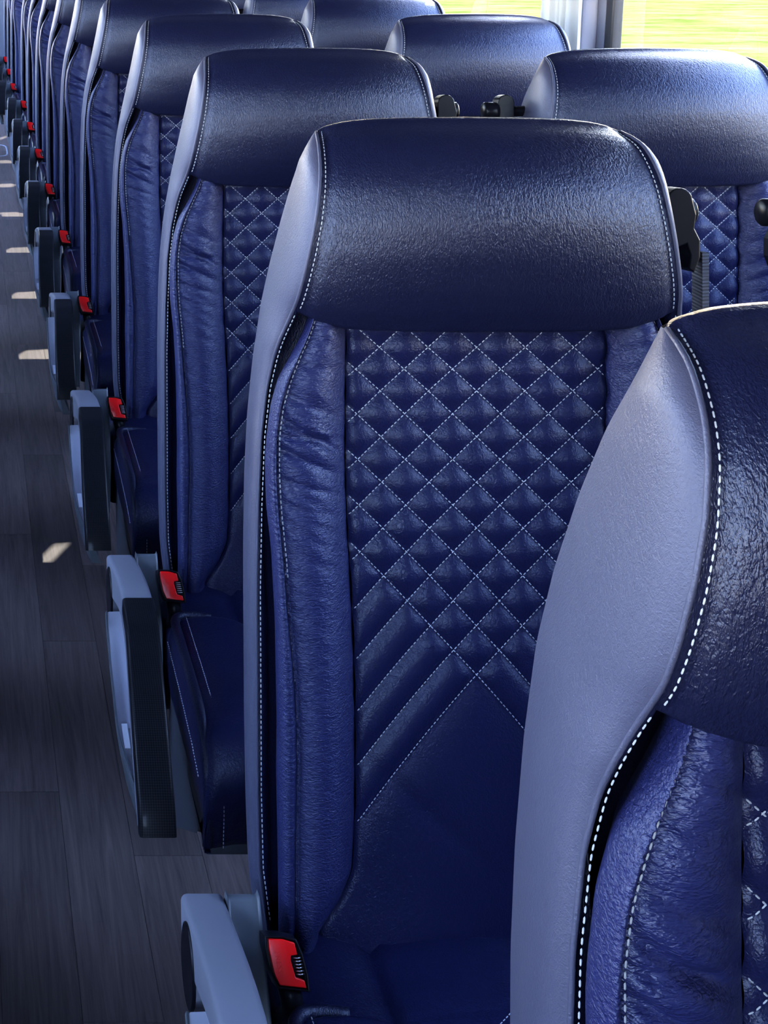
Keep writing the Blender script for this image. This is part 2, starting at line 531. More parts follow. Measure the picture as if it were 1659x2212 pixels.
def build_back(par, guide):
    parts = []
    vv = np.linspace(-.05, .8065, 150)
    # --- side covers
    for sg in (-1, 1):
        mb = MB()
        ru, rw = R_(vv)
        fu, fw = F_(vv)
        t = np.linspace(0, 1, 14)[None, :]
        thick = (fw - rw)[:, None]
        bul = np.minimum(1, thick / .06)
        p0u, p0w = ru[:, None], rw[:, None]
        p3u, p3w = fu[:, None], fw[:, None]
        p1u, p1w = p0u - .011 * bul, p0w + thick * .42
        p2u, p2w = p3u - .015 * bul, p3w - thick * .05
        B = lambda a, b, c, d: a * (1 - t) ** 3 + 3 * b * t * (1 - t) ** 2 + 3 * c * t ** 2 * (1 - t) + d * t ** 3
        uu, ww = B(p0u, p1u, p2u, p3u), B(p0w, p1w, p2w, p3w)
        mb.grid(back(uu * -sg, vv[:, None] + 0 * uu, ww), flip=(sg < 0))
        o = mb.build('side_cover', M['side'], par, recalc=False)
        parts.append(o)
        # piping bead along the cover's front seam
        pv = np.linspace(-.02, .806, 160)
        pu, pw = F_(pv)
        pb = MB().tube(back(pu * -sg, pv, pw), .0017, 8)
        parts.append(pb.build('piping', M['side'], o))
    # --- rear shell and recessed strips join as the back's own shell
    mb = MB()
    s = np.linspace(-1, 1, 25)[None, :]
    tt = np.linspace(0, 1, 50)[:, None]
    vside = -.05 + .8565 * tt
    ru, rw = R_(vside[:, 0])
    uu = s * np.abs(ru)[:, None]
    vtp = vtop(uu * np.minimum(1, .1562 / np.abs(ru)[:, None]))
    v2 = vside + (vtp - .8069) * np.clip((vside - .6) / .2, 0, 1) - .004 * (1 - s ** 8) * tt ** 12
    w2 = rw[:, None] - .022 * (1 - s ** 2) * np.clip((.83 - vside) / .2, 0, 1) - .032 * (1 - s ** 6) * tt ** 10
    mb.grid(back(uu, v2, w2))
    o = mb.build('back_shell', M['dark'], par, recalc=False)
    parts.append(o)
    # --- recess between cover and bolster
    for sg in (-1, 1):
        mb = MB()
        v = np.linspace(-.05, .650, 100)
        fu, fw = F_(v)
        ou, ow = O_(v)
        gap = np.maximum(ou - fu, .004)
        us = [fu, fu + gap * .22, fu + gap * .42, fu + gap * .62, fu + gap * .80, fu + gap * .93, ou + .021]
        k = np.clip((v - .46) / .07, 0, 1)
        wp_ = [fw, fw + .0004, fw * .95 - .0010, fw * .8 - .0045, fw * .5 - .011, fw * .2 - .022, ow * 0 - .024]
        wd_ = [fw, fw + .0002, fw - .003, fw * .6 - .020, fw * .2 - .034, fw * 0 - .040, ow * 0 - .040]
        ws = [a_ * (1 - k) + b_ * k for a_, b_ in zip(wp_, wd_)]
        mb.grid(back(np.stack(us, 1) * -sg, np.stack([v] * 7, 1), np.stack(ws, 1)), flip=(sg < 0))
        o = mb.build('side_strip', M['head'], par, recalc=False)
        parts.append(o)
        st = MB()
        v = np.linspace(0, .625, 200)
        fu, fw = F_(v)
        stitches(st, back((fu + .0040) * -sg, v, fw + .0008), r=.00062)
        st = st.build('stitching', M['thread'], o, smooth=False)
        st['kind'] = 'stuff'
        parts.append(st)
    # --- bolsters
    for sg in (-1, 1):
        mb = MB()
        v = np.linspace(-.05, .642, 380)[:, None]
        ou, ow = [x for x in O_(v)]
        ou = ou + .0045 * np.interp(v, [.48, .53, .58, .64], [0, .6, 1, 1])
        su, sw = S_(v)
        qu, qw = Q_(v)
        low = np.interp(v, [-.05, .05, .56, .63], [.75, 1, 1, .72])
        sw = sw * low
        # the gathered welt: undercut outside, rounded crest, falling to its seam
        hk = np.interp(v, [.0, .1, .3], [.55, .8, 1])
        ctl = [(ou + .020, -.026 + 0 * v), (ou + .009, -.006 + 0 * v), (ou + .0012, .006 * low), (ou - .0008, sw * .55),
               (ou + (su - ou) * .22, sw + .0062 * hk), (ou + (su - ou) * .72, sw + .0062 * hk), (su - .0006, sw - .0004), (su, sw - .0030)]
        cu_ = [np.broadcast_to(c[0], v.shape) for c in ctl]
        cw_ = [np.broadcast_to(c[1], v.shape) for c in ctl]
        for _ in range(2):
            nu, nw = [cu_[0]], [cw_[0]]
            for q in range(len(cu_) - 1):
                for f_ in (.25, .75):
                    nu.append(cu_[q] * (1 - f_) + cu_[q + 1] * f_)
                    nw.append(cw_[q] * (1 - f_) + cw_[q + 1] * f_)
            cu_, cw_ = nu + [cu_[-1]], nw + [cw_[-1]]
        band_u, band_w = np.concatenate(cu_[:-1], 1), np.concatenate(cw_[:-1], 1)
        t1 = np.linspace(0, 1, band_u.shape[1] + 1)[None, :-1]
        t2 = np.linspace(0, 1, 30)[None, :]
        face_u = su + (qu - su) * t2
        crest = sw * (1 - t2 ** 2.3) + .010 * np.sin(np.pi * t2) * low
        groove = -.0030 * np.exp(-(t2 / .05) ** 2)
        edge = -.004 * np.clip((t2 - .93) / .07, 0, 1) ** 2
        face_w = crest + groove + edge
        amp = np.interp(v, [.25, .40, .50, .58, .63], [.15, .6, 1, 1, .4])
        ru_ = rand_wave(v, face_u, 6, .010, .035, .55, 5) * .0011 * amp * np.interp(t2, [0, .15, .8, 1], [1, 1, .5, 0])
        big = np.zeros_like(face_u)
        for vc, sl, a_ in ((.503, .12, .0026), (.545, .45, .0022), (.520, .55, .0030), (.492, .50, .0026), (.462, .35, .0020), (.437, .3, .0012), (.575, .2, .0014)):
            dd = v + sl * (face_u - su) - vc
            big += -1.7 * a_ * np.exp(-(dd / .0045) ** 2) * np.interp(t2, [0, .15, .65, 1], [.3, 1, .8, 0])
        face_w = face_w + ru_ + big
        rb = rand_wave(v, band_u, 5, .0040, .0085, .35, 8) * .00075 * np.interp(v, [.1, .3, .45, .63], [.25, .6, 1, 1])
        band_w = band_w + rb * np.sin(np.pi * np.clip((t1 - .25) / .7, 0, 1))
        uu = np.concatenate([band_u, face_u], 1)
        ww = np.concatenate([band_w, face_w], 1)
        mb.grid(back(uu * -sg, v + 0 * uu, ww), flip=(sg < 0))
        o = mb.build('bolster', M['bolster'], par, recalc=False)
        parts.append(o)
        for (v0, v1, mt) in ((.36, .622, 'thread'), (.02, .36, 'thread_dark')):
            st = MB()
            v = np.linspace(v0, v1, 120)
            su, sw = S_(v)
            sw = sw * np.interp(v, [-.05, .05, .56, .63], [.75, 1, 1, .72])
            stitches(st, back((su + .0022) * -sg, v, sw + .0002), r=.0006)
            st = st.build('stitching', M[mt], o, smooth=False)
            st['kind'] = 'stuff'
            parts.append(st)
    # --- quilted panel
    mb = MB()
    v = np.concatenate([np.linspace(-.05, .1, 40)[:-1], np.linspace(.1, .64, 216)])[:, None]
    x = np.linspace(-1, 1, 109)[None, :]
    uu = x * np.abs(Q_(v)[0])
    vv2 = v + 0 * uu
    ww = quilt_w(uu, vv2) + panel_base(uu, vv2)
    # soft creases in the plain lower panel
    ww = ww - .003 * np.exp(-((uu * .8 + .055 - (vv2 - .13) * -.9) / .012) ** 2) * np.exp(-((vv2 - .10) / .06) ** 2)
    mb.grid(back(uu, vv2, ww))
    qp = mb.build('quilted_panel', M['leather'], par, recalc=False)
    parts.append(qp)
    st = MB()
    for fam in (0, 1):
        for k in range(-3, 8):
            us = np.linspace(-.1335, .1335, 240)
            pts = []
            for u in us:
                # solve for the v where this line's coordinate equals k
                lo, hi = -.02, .612
                g = lambda vq: ab(np.array(u), np.array(vq))[fam] - k
                if g(hi) > 0 or g(lo) < 0:
                    continue
                for _ in range(22):
                    md = (lo + hi) / 2
                    if g(md) > 0:
                        lo = md
                    else:
                        hi = md
                vq = (lo + hi) / 2
                if abs(u) > abs(Q_(vq)[0]) - .001 or vq > .609:
                    continue
                pts.append((u, vq))
            if len(pts) > 3:
                p = np.array(pts)
                stitches(st, back(p[:, 0], p[:, 1], quilt_w(p[:, 0], p[:, 1]) + panel_base(p[:, 0], p[:, 1]) + .0011), period=.0047, dash=.0034, r=.00050)
    st = st.build('stitching', M['thread'], qp, smooth=False)
    st['kind'] = 'stuff'
    parts.append(st)
    # --- headrest
    s = np.concatenate([np.linspace(-1, -.9, 8)[:-1], np.linspace(-.9, .9, 44), np.linspace(.9, 1, 8)[1:]])[None, :]
    t = np.linspace(0, 1, 44)[:, None]
    u, v, ww = head_surf(s, t)
    Pm = [back(u, v, ww)]
    u0, v0_, w0 = u[0], v[0], ww[0]
    low = [back(u0, v0_ + a, w0 * b - .004 * c) for a, b, c in ((.026, .0, 2), (.012, .08, 1), (.003, .30, 1), (-.0030, .58, 0), (-.0042, .82, 0), (-.0028, .95, 0))]
    ut, vt, wt = u[-1], v[-1], ww[-1]
    k = 1 - np.abs(s[0]) ** 10
    hi = [back(ut, vt + a * k, wt - b * k) for a, b in ((.0028, .004), (.0042, .010), (.0042, .018), (.002, .026), (-.003, .032))]
    allp = np.concatenate([np.array(low), Pm[0], np.array(hi)], 0)
    mb = MB().grid(allp)
    hr = mb.build('headrest', M['head'], par, recalc=False)
    parts.append(hr)
    st = MB()
    for sg in (-1, 1):
        t = np.linspace(.0, 1, 120)
        hu = np.abs(F_(.6324 + .1745 * t)[0])
        u, v, ww = head_surf(sg * (1 - .0055 / hu), t)
        stitches(st, back(u, v, ww + .0007), r=.00062)
    st = st.build('stitching', M['thread'], hr, smooth=False)
    st['kind'] = 'stuff'
    parts.append(st)
    # --- shoulder belt guide on the inboard side
    if guide:
        sg = guide
        def loc(u, v, w):
            return back(np.array(u) * sg, v, w)
        g = MB()
        # arm out of the cover, curved hooded clip, lower loop
        g.tube(loc([.178, .200, .212], [.722] * 3, [-.035] * 3), .0085, 12)
        a = np.linspace(0, np.pi, 10)
        prof = [(.206, .695), (.206, .736)] + [(.206 + .013 * (1 - math.cos(x)), .736 + .012 * math.sin(x)) for x in a[1:-1]] + [(.232, .736), (.236, .72), (.234, .706), (.240, .694), (.240, .676), (.234, .660), (.228, .664), (.230, .678), (.226, .690), (.216, .686)]
        n = len(prof)
        pf = [loc(p[0], p[1], -.022) for p in prof] + [loc(p[0], p[1], -.048) for p in prof]
        g.add(pf, [tuple(range(n)), tuple(range(2 * n - 1, n - 1, -1))] + [(i, n + i, n + (i + 1) % n, (i + 1) % n) for i in range(n)])
        gd = g.build('belt_guide', M['black'], par, smooth=False, bevel=.0015)
        parts.append(gd)
        kn = MB().tube(loc([.230, .236, .250, .253] if sg < 0 else [.226, .230, .241, .243], [.722] * 4, [-.030 if sg < 0 else -.044] * 4), [.013, .0145, .0145, .012], 20)
        parts.append(kn.build('knob', M['black'], gd))
        for (ua, ub, va, vb, wa, name) in () if sg < 0 else ((.214, .222, .69, .02, -.050, 0), (.250, .252, .68, .02, -.030, 1)):
            st = MB()
            vvv = np.linspace(va, vb, 24)
            cu = np.linspace(ua, ub, 24)
            wd = .010 if name == 0 else .004
            dp = .004 if name == 0 else .022
            for q in (0,):
                A = loc(cu - wd, vvv, wa + 0 * vvv)
                B_ = loc(cu + wd, vvv, wa - .002 + 0 * vvv)
                C_ = loc(cu + wd, vvv, wa - dp + 0 * vvv)
                D_ = loc(cu - wd, vvv, wa - dp + 0 * vvv)
                st.grid(np.stack([A, B_, C_, D_], 1), close_u=True)
            parts.append(st.build('belt_strap', M['web'], par, smooth=False))
    return parts

# ------------------------------------------------------------------ cushion, frame, armrest, buckle
def loc3(x, y, z):
    """row-space point (x from the seat centre, y from the row line) to the seat's own space"""
    x, y, z = np.broadcast_arrays(np.asarray(x, float), y, z)
    return np.stack([x, y - SEAT_Y, z], -1)

def build_cushion(par):
    xs = np.array([-.214, -.219, -.222, -.2225, -.221, -.216, -.208, -.200, -.185, -.165, -.145, -.125, -.110, -.100, -.088, -.07, -.045, -.02])
    zs = np.array([.338, .365, .40, .435, .458, .472, .479, .4805, .484, .485, .483, .478, .470, .464, .464, .468, .471, .472])
    xs = np.r_[xs, [0], -xs[::-1]]
    zs = np.r_[zs, [.4725], zs[::-1]]
    # path: rear to front, then over the front edge and down
    yt = np.r_[np.linspace(.62, .47, 8), np.linspace(.464, .43, 10), np.linspace(.42, .20, 24)]
    rows = []
    for y in yt:
        sag = .010 * math.sin(math.pi * (y - .2) / .42)
        z = zs - np.where(zs > .46, sag * .5, 0)
        stp = np.clip((y - .438) / .022, 0, 1)
        z = z - np.where((np.abs(xs) > .105) & (zs > .45), .016 * stp * stp * (3 - 2 * stp), 0)
        rib = np.zeros_like(xs)
        inner = np.abs(xs) < .1
        d = (y - .30 + np.abs(xs) * .9) / .045
        rib = np.where(inner, -.0022 * np.exp(-((d - np.round(d)) / .12) ** 2), 0) if y > .24 else rib
        rows.append(loc3(xs, y, z + rib))
    for q in np.linspace(.02, 1, 18):
        a = q * math.pi / 2
        yy = .20 - .075 * math.sin(min(1, q * 2.2) * math.pi / 2) - .012 * math.sin(q * math.pi) - .0 * q
        drop = (1 - math.cos(min(1, q * 2.0) * math.pi / 2)) * .03 + max(0, q - .18) / .82 * (.118)
        z = np.maximum(zs - drop, .331 + .003 * (1 - q))
        rows.append(loc3(xs * (1 - .006 * q), yy, z))
    rows.append(loc3(xs * .98, .16, .328))
    rows.append(loc3(xs * .95, .6, .328))
    mb = MB().grid(np.array(rows))
    cu = mb.build('seat_cushion', M['leather'], par, recalc=True)
    parts = [cu]
    path = [(.44, .4765), (.30, .4775), (.21, .476), (.165, .467), (.138, .448), (.125, .42), (.120, .38), (.120, .338)]
    for sg in (-1, 1):
        p = np.array([loc3(sg * .160, .452, .470), loc3(sg * .185, .454, .4725), loc3(sg * .205, .452, .475)] + [loc3(sg * .2165, y, z) for y, z in path])
        pr = resample(p, .008)
        for _ in range(5):
            pr[1:-1] = (pr[:-2] + 2 * pr[1:-1] + pr[2:]) / 4
        parts.append(MB().tube(pr, .0070, 10).build('piping', M['head'], cu))
        st = MB()
        p = resample(np.array([loc3(sg * .1985, y, z) for y, z in path]), .006)
        tg = np.gradient(p, axis=0)
        tg /= np.linalg.norm(tg, axis=1)[:, None]
        p = p + np.stack([0 * tg[:, 0], tg[:, 2], -tg[:, 1]], 1) * np.interp(np.arange(len(p)), [0, len(p) - 26, len(p) - 12, len(p)], [.0035, .0035, .0085, .0085])[:, None]
        stitches(st, p, r=.00060)
        p = np.array([loc3(sg * -.2232, y, z) for y, z in ((.45, .435), (.33, .428), (.22, .418), (.16, .405))])
        stitches(st, p, r=.0006)
        s_ = st.build('stitching', M['thread'], cu, smooth=False)
        s_['kind'] = 'stuff'
        parts.append(s_)
    st = MB()
    for k in range(4):
        for sg in (-1, 1):
            xx = np.linspace(.004, .098, 30)
            yy = .30 + .045 * (k + .6) - xx * .9
            zz = np.interp(-xx, xs, zs) - .005 * np.sin(np.pi * np.clip((yy - .2) / .42, 0, 1)) + .0004
            stitches(st, loc3(sg * xx, yy, zz), r=.0006)
    s_ = st.build('stitching', M['thread'], cu, smooth=False)
    s_['kind'] = 'stuff'
    parts.append(s_)
    # frame under the cushion and its legs
    fr = MB()
    pr = [(.17, .345), (.205, .300), (.386, .185), (.43, .185), (.47, .345)]
    for xa, xb in ((-.216, -.206), (.206, .216)):
        v = [(xx, y - SEAT_Y, z) for xx in (xa, xb) for y, z in pr]
        fr.add(v, [(0, 1, 2, 3, 4), (9, 8, 7, 6, 5)] + [(i, (i + 1) % 5, 5 + (i + 1) % 5, 5 + i) for i in range(5)])
    fr.box(-.206, .206, .19 - SEAT_Y, .215 - SEAT_Y, .275, .33)
    fr.box(-.206, .206, .50 - SEAT_Y, .525 - SEAT_Y, .275, .33)
    # bracket that carries the back
    for sx in (-1, 1):
        fr.box(sx * .17 - .006, sx * .17 + .006, .52 - SEAT_Y, .62 - SEAT_Y, .30, .44)
    parts.append(fr.build('seat_frame', M['frame'], par, bevel=.003))
    for sx in (.3, 1.2):
        lg = MB()
        lg.box(sx * .13 - .02, sx * .13 + .02, .32 - SEAT_Y, .40 - SEAT_Y, .010, .285)
        lg.box(sx * .13 - .035, sx * .13 + .035, .24 - SEAT_Y, .48 - SEAT_Y, .0, .012)
        parts.append(lg.build('leg', M['frame'], par, bevel=.003))
    return parts

ARM = np.array([  # left top edge x, y, z from the rear to the curled front end
    (-.3044, .552, .522), (-.3044, .5376, .5262), (-.3047, .45, .548), (-.3050, .385, .562), (-.3052, .3215, .5665), (-.3070, .26, .562),
    (-.3105, .20, .548), (-.3128, .1514, .5285), (-.3145, .10, .500), (-.3152, .0502, .4615), (-.3146, .03, .436), (-.3142, .022, .4145)])
ARM_W = .0425

def arm_path(n, i0, i1):
    p = ARM
    d = np.r_[0, np.cumsum(np.linalg.norm(np.diff(p, axis=0), axis=1))]
    s = np.linspace(d[i0] if i0 >= 0 else 0, d[i1], n)
    k = [np.interp(s, d, p[:, c]) for c in range(3)]
    q = np.stack(k, 1)
    for _ in range(6):
        q[1:-1] = (q[:-2] + 2 * q[1:-1] + q[2:]) / 4
    return q

def sweep(mb, q, w0, w1, h0, h1, r=.006, ends=True, taper=None):
    """rounded rectangle swept along the path: from x+w0..x+w1 across, h0..h1 below the path's normal"""
    t = np.gradient(q, axis=0)
    t[:, 0] = 0
    t /= np.linalg.norm(t, axis=1)[:, None]
    nrm = np.stack([np.zeros(len(q)), -t[:, 2], t[:, 1]], 1)
    nrm *= np.sign(nrm[:, 2:3] + 1e-9)
    rings = []
    for i in range(len(q)):
        hh1 = h1 if taper is None else h1 * taper(i / (len(q) - 1))
        r_ = min(r, abs(hh1 - h0) * .45)
        ring = []
        for cx, cy, a0 in ((w1 - r_, h0 - 0 + r_, 0), (w0 + r_, h0 + r_, 90), (w0 + r_, hh1 - r_, 180), (w1 - r_, hh1 - r_, 270)):
            for a in (0, 30, 60, 90):
                an = math.radians(a0 + a)
                dx, dn = math.cos(an) * r_, math.sin(an) * r_
                ring.append(q[i] + np.array([cx + dx, 0, 0]) + nrm[i] * (dn - cy))
        rings.append(ring)
    P = np.array(rings)
    P[..., 1] -= SEAT_Y
    o = len(mb.v)
    mb.grid(P, close_u=True)
    m = P.shape[1]
    mb.f.append(tuple(o + i for i in range(m)))
    mb.f.append(tuple(o + (len(q) - 1) * m + i for i in range(m))[::-1])

def build_arm(par):
    parts = []
    mb = MB()
    q = arm_path(46, 0, 10)
    tp = lambda t: np.interp(t, [0, .12, .4, .8, 1], [1.25, 1.15, .8, .8, .7])
    qb = q.copy()
    cover = np.clip((.335 - q[:, 1]) / .02, 0, 1)
    sweep(mb, qb - np.outer(cover, [0, 0, .006]), 0, ARM_W, 0, .045, r=.006, taper=tp)
    # round hub at the rear pivot
    a = np.linspace(0, 2 * np.pi, 32, endpoint=False)
    hub = lambda x, r: np.stack([0 * a + x, .496 - SEAT_Y + r * np.cos(a), .490 + r * np.sin(a)], -1)
    mb.grid(np.array([hub(-.3030, .040), hub(-.3038, .0425), hub(-.268, .0425), hub(-.264, .038)]), close_u=True)
    mb.add(hub(-.264, .038), [tuple(range(32))])
    mb.add(hub(-.3030, .040), [tuple(range(32))[::-1]])
    ar = mb.build('armrest', M['grey'], par)
    ar.data.set_sharp_from_angle(angle=math.radians(40))
    parts.append(ar)
    # black pivot cap
    mb = MB()
    hub2 = lambda x, ry, rz: np.stack([0 * a + x, .494 - SEAT_Y + ry * np.cos(a), .488 + rz * np.sin(a)], -1)
    mb.grid(np.array([hub2(-.3020, .037, .039), hub2(-.3062, .037, .039), hub2(-.3068, .035, .037)]), close_u=True)
    mb.add(hub2(-.3068, .035, .037), [tuple(range(32))])
    parts.append(mb.build('pivot_cap', M['black'], ar))
    # carbon pad on the front half, curling down over the end
    mb = MB()
    d = arm_path(60, 4, 11)
    sweep(mb, d + np.array([0, -.0035, .0045]) * np.clip(np.linspace(.4, 1.6, 60), 0, 1)[:, None], -.0006, ARM_W + .0006, 0, .026, r=.0045)
    pad = mb.build('armrest_pad', M['carbon'], ar)
    dl = np.r_[0, np.cumsum(np.linalg.norm(np.diff(d, axis=0), axis=1))]
    uvl = pad.data.uv_layers.new(name='weave')
    for lp in pad.data.loops:
        vi = lp.vertex_index
        uvl.data[lp.index].uv = (pad.data.vertices[vi].co.x, dl[min(vi // 16, 59)])
    pad.data.set_sharp_from_angle(angle=math.radians(60))
    parts.append(pad)
    # flared fairing outside: lip, trough and outer skin
    lip = np.array([(-.3165, .432, .492), (-.3162, .413, .473), (-.3172, .36, .452), (-.3179, .31, .440), (-.3190, .26, .430), (-.3195, .221, .424), (-.3155, .190, .418), (-.3085, .137, .410), (-.304, .125, .408)])
    dd = np.r_[0, np.cumsum(np.linalg.norm(np.diff(lip, axis=0), axis=1))]
    ss = np.linspace(0, dd[-1], 40)
    L = np.stack([np.interp(ss, dd, lip[:, c]) for c in range(3)], 1)
    for _ in range(4):
        L[1:-1] = (L[:-2] + 2 * L[1:-1] + L[2:]) / 4
    t = np.linspace(0, 1, 40)
    inner = np.maximum(L[:, 0] + .006, -.3005)
    cross = []
    for i in range(40):
        x, y, z = L[i]
        xin = max(-.303, x + .004)
        k = np.interp(t[i], [0, .12, .3, 1], [.1, .6, 1, 1])
        zb = z - .050 * k - .012
        row = [(xin + .020, y, z - .004), (xin + .006, y, z - .008 * k), (x + .0040, y, z - .014 * k), (x + .0024, y, z - .003), (x + .0022, y, z - .001), (x, y, z), (x - .0012, y, z - .004), (x + .002, y, z - .024 * k), (x + .010, y, zb), (xin + .022, y, zb)]
        cross.append(row)
    P = np.array(cross)
    P[..., 1] -= SEAT_Y
    mb = MB().grid(P[:, :4])
    parts.append(mb.build('grip_recess', M['greyl'], ar))  # paler grey paints in the window light on this inner face
    mb = MB().grid(P[:, 3:])
    m = 7
    mb.f.append(tuple(range(m)))
    mb.f.append(tuple(39 * m + i for i in range(m))[::-1])
    fa = mb.build('armrest_fairing', M['greyd'], ar)
    fa.data.set_sharp_from_angle(angle=math.radians(45))
    parts.append(fa)
    lb = MB()
    y0, y1 = .205 - SEAT_Y, .250 - SEAT_Y
    lb.add([(-.3125, y0, .4165), (-.3050, y0, .4165), (-.3050, y1, .4240), (-.3125, y1, .4240), (-.3125, y0, .4173), (-.3050, y0, .4173), (-.3050, y1, .4248), (-.3125, y1, .4248)],
           [(0, 3, 2, 1), (4, 5, 6, 7), (0, 1, 5, 4), (1, 2, 6, 5), (2, 3, 7, 6), (3, 0, 4, 7)])
    parts.append(lb.build('sticker', M['label'], ar, smooth=False))
    # bracket between armrest and cushion
    mb = MB()
    prof = [(.556, .50), (.545, .528), (.535, .529), (.470, .452), (.455, .40), (.455, .30), (.556, .30)]
    n = len(prof)
    v = [(-.2610, y - SEAT_Y, z) for y, z in prof] + [(-.2290, y - SEAT_Y, z) for y, z in prof]
    mb.add(v, [tuple(range(n)), tuple(range(2 * n - 1, n - 1, -1))] + [(i, (i + 1) % n, n + (i + 1) % n, n + i) for i in range(n)])
    parts.append(mb.build('armrest_bracket', M['greyd'], par, bevel=.003))
    return parts

def build_buckle(par):
    """belt buckle: black housing on a stalk, red push button with a notch, springs"""
    parts = []
    O = np.array([-.2165, .468 - SEAT_Y, .513])
    tl = math.radians(28)
    ex = np.array([math.cos(.07), 0, math.sin(-.07) * .6])
    n = np.array([0, -math.cos(tl), math.sin(tl)])
    ez = np.cross(ex, -n)
    ez = ez / np.linalg.norm(ez)
    if ez[2] < 0:
        ez = -ez
    rl = math.radians(11)
    ex, ez = ex * math.cos(rl) + ez * math.sin(rl) * 0 - ez * math.sin(rl) * .35, ez * math.cos(rl) - ex * math.sin(rl)
    def L(x, z, d):
        return O + ex * x + ez * z * .86 + n * d
    def prism(mb, prof, d0, d1):
        k = len(prof)
        v = [L(x, z, d0) for x, z in prof] + [L(x, z, d1) for x, z in prof]
        mb.add(v, [tuple(range(k))[::-1], tuple(range(k, 2 * k))] + [(i, (i + 1) % k, k + (i + 1) % k, k + i) for i in range(k)])
    mb = MB()
    # housing with a raised rim round the button
    out = [(-.0165, .0250), (-.0185, .012), (-.0180, -.012), (-.0145, -.0265), (.0175, -.0265), (.0190, -.010), (.0175, .012), (.0140, .0250), (0, .0265)]
    prism(mb, out, -.024, -.001)
    k = len(out)
    inn = [(x * .90, z * .92) for x, z in out]
    ring = np.array([[L(x, z, -.001) for x, z in out], [L(x, z, .0035) for x, z in out], [L(x, z, .0035) for x, z in inn], [L(x, z, -.001) for x, z in inn]])
    mb.grid(ring, close_u=True)
    bk = mb.build('buckle', M['black'], par, bevel=.0007)
    parts.append(bk)
    mb = MB()
    C = [(-.0135, .0222), (-.0153, .011), (-.0150, -.011), (-.0118, -.0228), (.0140, -.0228), (.0135, -.0150), (.0055, -.0135), (.0040, .0035), (.0050, .0080), (.0118, .0095), (.0112, .0215), (0, .0235)]
    prism(mb, C, -.002, .0055)
    parts.append(mb.build('release_button', M['red'], bk, bevel=.0009))
    mb = MB()
    for i in range(6):
        z = -.0105 + i * .0032
        mb.tube([L(.0075, z, .002), L(.0112, z + .0006, .0042), L(.0150, z + .0012, .002)], .0007, 6)
    s_ = mb.build('springs', M['metal'], bk)
    parts.append(s_)
    # raised lettering along the button
    cu = bpy.data.curves.new('press_lettering', 'FONT')
    cu.body = 'PRESS'
    cu.size = .0075
    cu.extrude = .0002
    cu.align_x = 'CENTER'
    cu.align_y = 'CENTER'
    tmp = bpy.data.objects.new('press_lettering', cu)
    COL.objects.link(tmp)
    dg = bpy.context.evaluated_depsgraph_get()
    me = bpy.data.meshes.new_from_object(tmp.evaluated_get(dg))
    bpy.data.objects.remove(tmp)
    mat = Matrix(((*(-ez), 0), (*ex, 0), (*n, 0), (0, 0, 0, 1))).transposed()
    mat.translation = Vector(L(-.0085, 0, .0056))
    me.transform(mat)
    me.materials.append(M['red'])
    lt = bpy.data.objects.new('lettering', me)
    COL.objects.link(lt)
    lt.parent = bk
    parts.append(lt)
    mb = MB()
    pts = [L(0, -.024, -.012), L(0, -.05, -.014), (-.213, .50 - SEAT_Y, .42), (-.213, .51 - SEAT_Y, .30)]
    P = resample(pts, .01)
    mb.tube(P, .011, 10)
    parts.append(mb.build('stalk', M['black'], bk))
    return parts

# ------------------------------------------------------------------ the seats
def aisle_proto():
    r = empty('coach_seat')
    build_back(r, guide=1)
    build_cushion(r)
    build_arm(r)
    build_buckle(r)
    return r

def copy_tree(o, parent=None):
    c = o.copy()
    COL.objects.link(c)
    c.parent = parent
    for ch in list(o.children):
        copy_tree(ch, c)
    return c

BACK_PARTS = {'side_cover', 'back_shell', 'side_strip', 'bolster', 'quilted_panel', 'headrest', 'belt_guide', 'belt_strap'}
def recline(root, deg, dx=0, dv=0, dy=0):
    """tip a seat's back about its crease, or slide it"""
    piv = Vector(back(0, 0, -.03).tolist())
    m = Matrix.Translation(piv + Vector((dx, dy, dv))) @ Matrix.Rotation(math.radians(deg), 4, 'X') @ Matrix.Translation(-piv)
    for ch in root.children:
        if ch.name.split('.')[0] in BACK_PARTS:
            ch.matrix_basis = m

bpy.context.view_layer.update()
# row: (slide across, recline in degrees, label)
AISLE = {
    0: (.0062, -1.3, 'nearest aisle seat, cut off by the right and lower edges of the view'),
    1: (.0, 0, 'navy leather aisle seat with its whole quilted back in view, second from the camera'),
    2: (.011, .5, 'third aisle seat from the camera, grey armrest and red buckle beside bare floor'),
    3: (.016, 0, 'fourth aisle seat from the camera, directly behind the third headrest'),
    4: (.011, 0, 'fifth aisle seat from the camera, headrest cut by the top of the view'),
    5: (.008, 0, 'sixth aisle seat from the camera, wrinkled bolster in a narrow strip'),
    6: (.006, 0, 'seventh aisle seat from the camera, a narrow strip with a small red buckle'),
    7: (.004, 0, 'eighth aisle seat from the camera, mostly its grey side edge and armrest'),
    8: (.0, 0, 'ninth aisle seat from the camera, a thin sliver behind the eighth'),
    9: (.0, 0, 'tenth aisle seat from the camera, last one before the wider gap'),
    10: (-.03, 0, 'aisle seat just past the gap, showing a plain blue strip of its back'),
    11: (-.03, 0, 'next to last aisle seat, a dim sliver by the left edge of the view'),
    12: (-.03, 0, 'farthest aisle seat, dim at the very left edge of the view'),
}
proto = aisle_proto()
for n, (dx, rec, lab) in AISLE.items():
    o = proto if n == 0 else copy_tree(proto)
    o.location = (SEAT_X + (dx if n > 9 else 0), n * PITCH + SEAT_Y, 0)
    recline(o, rec, 0 if n > 9 else dx, .010 if n == 0 else 0, .0147 if n == 0 else 0)
    tag(o, lab, 'seat', 'aisle seats')

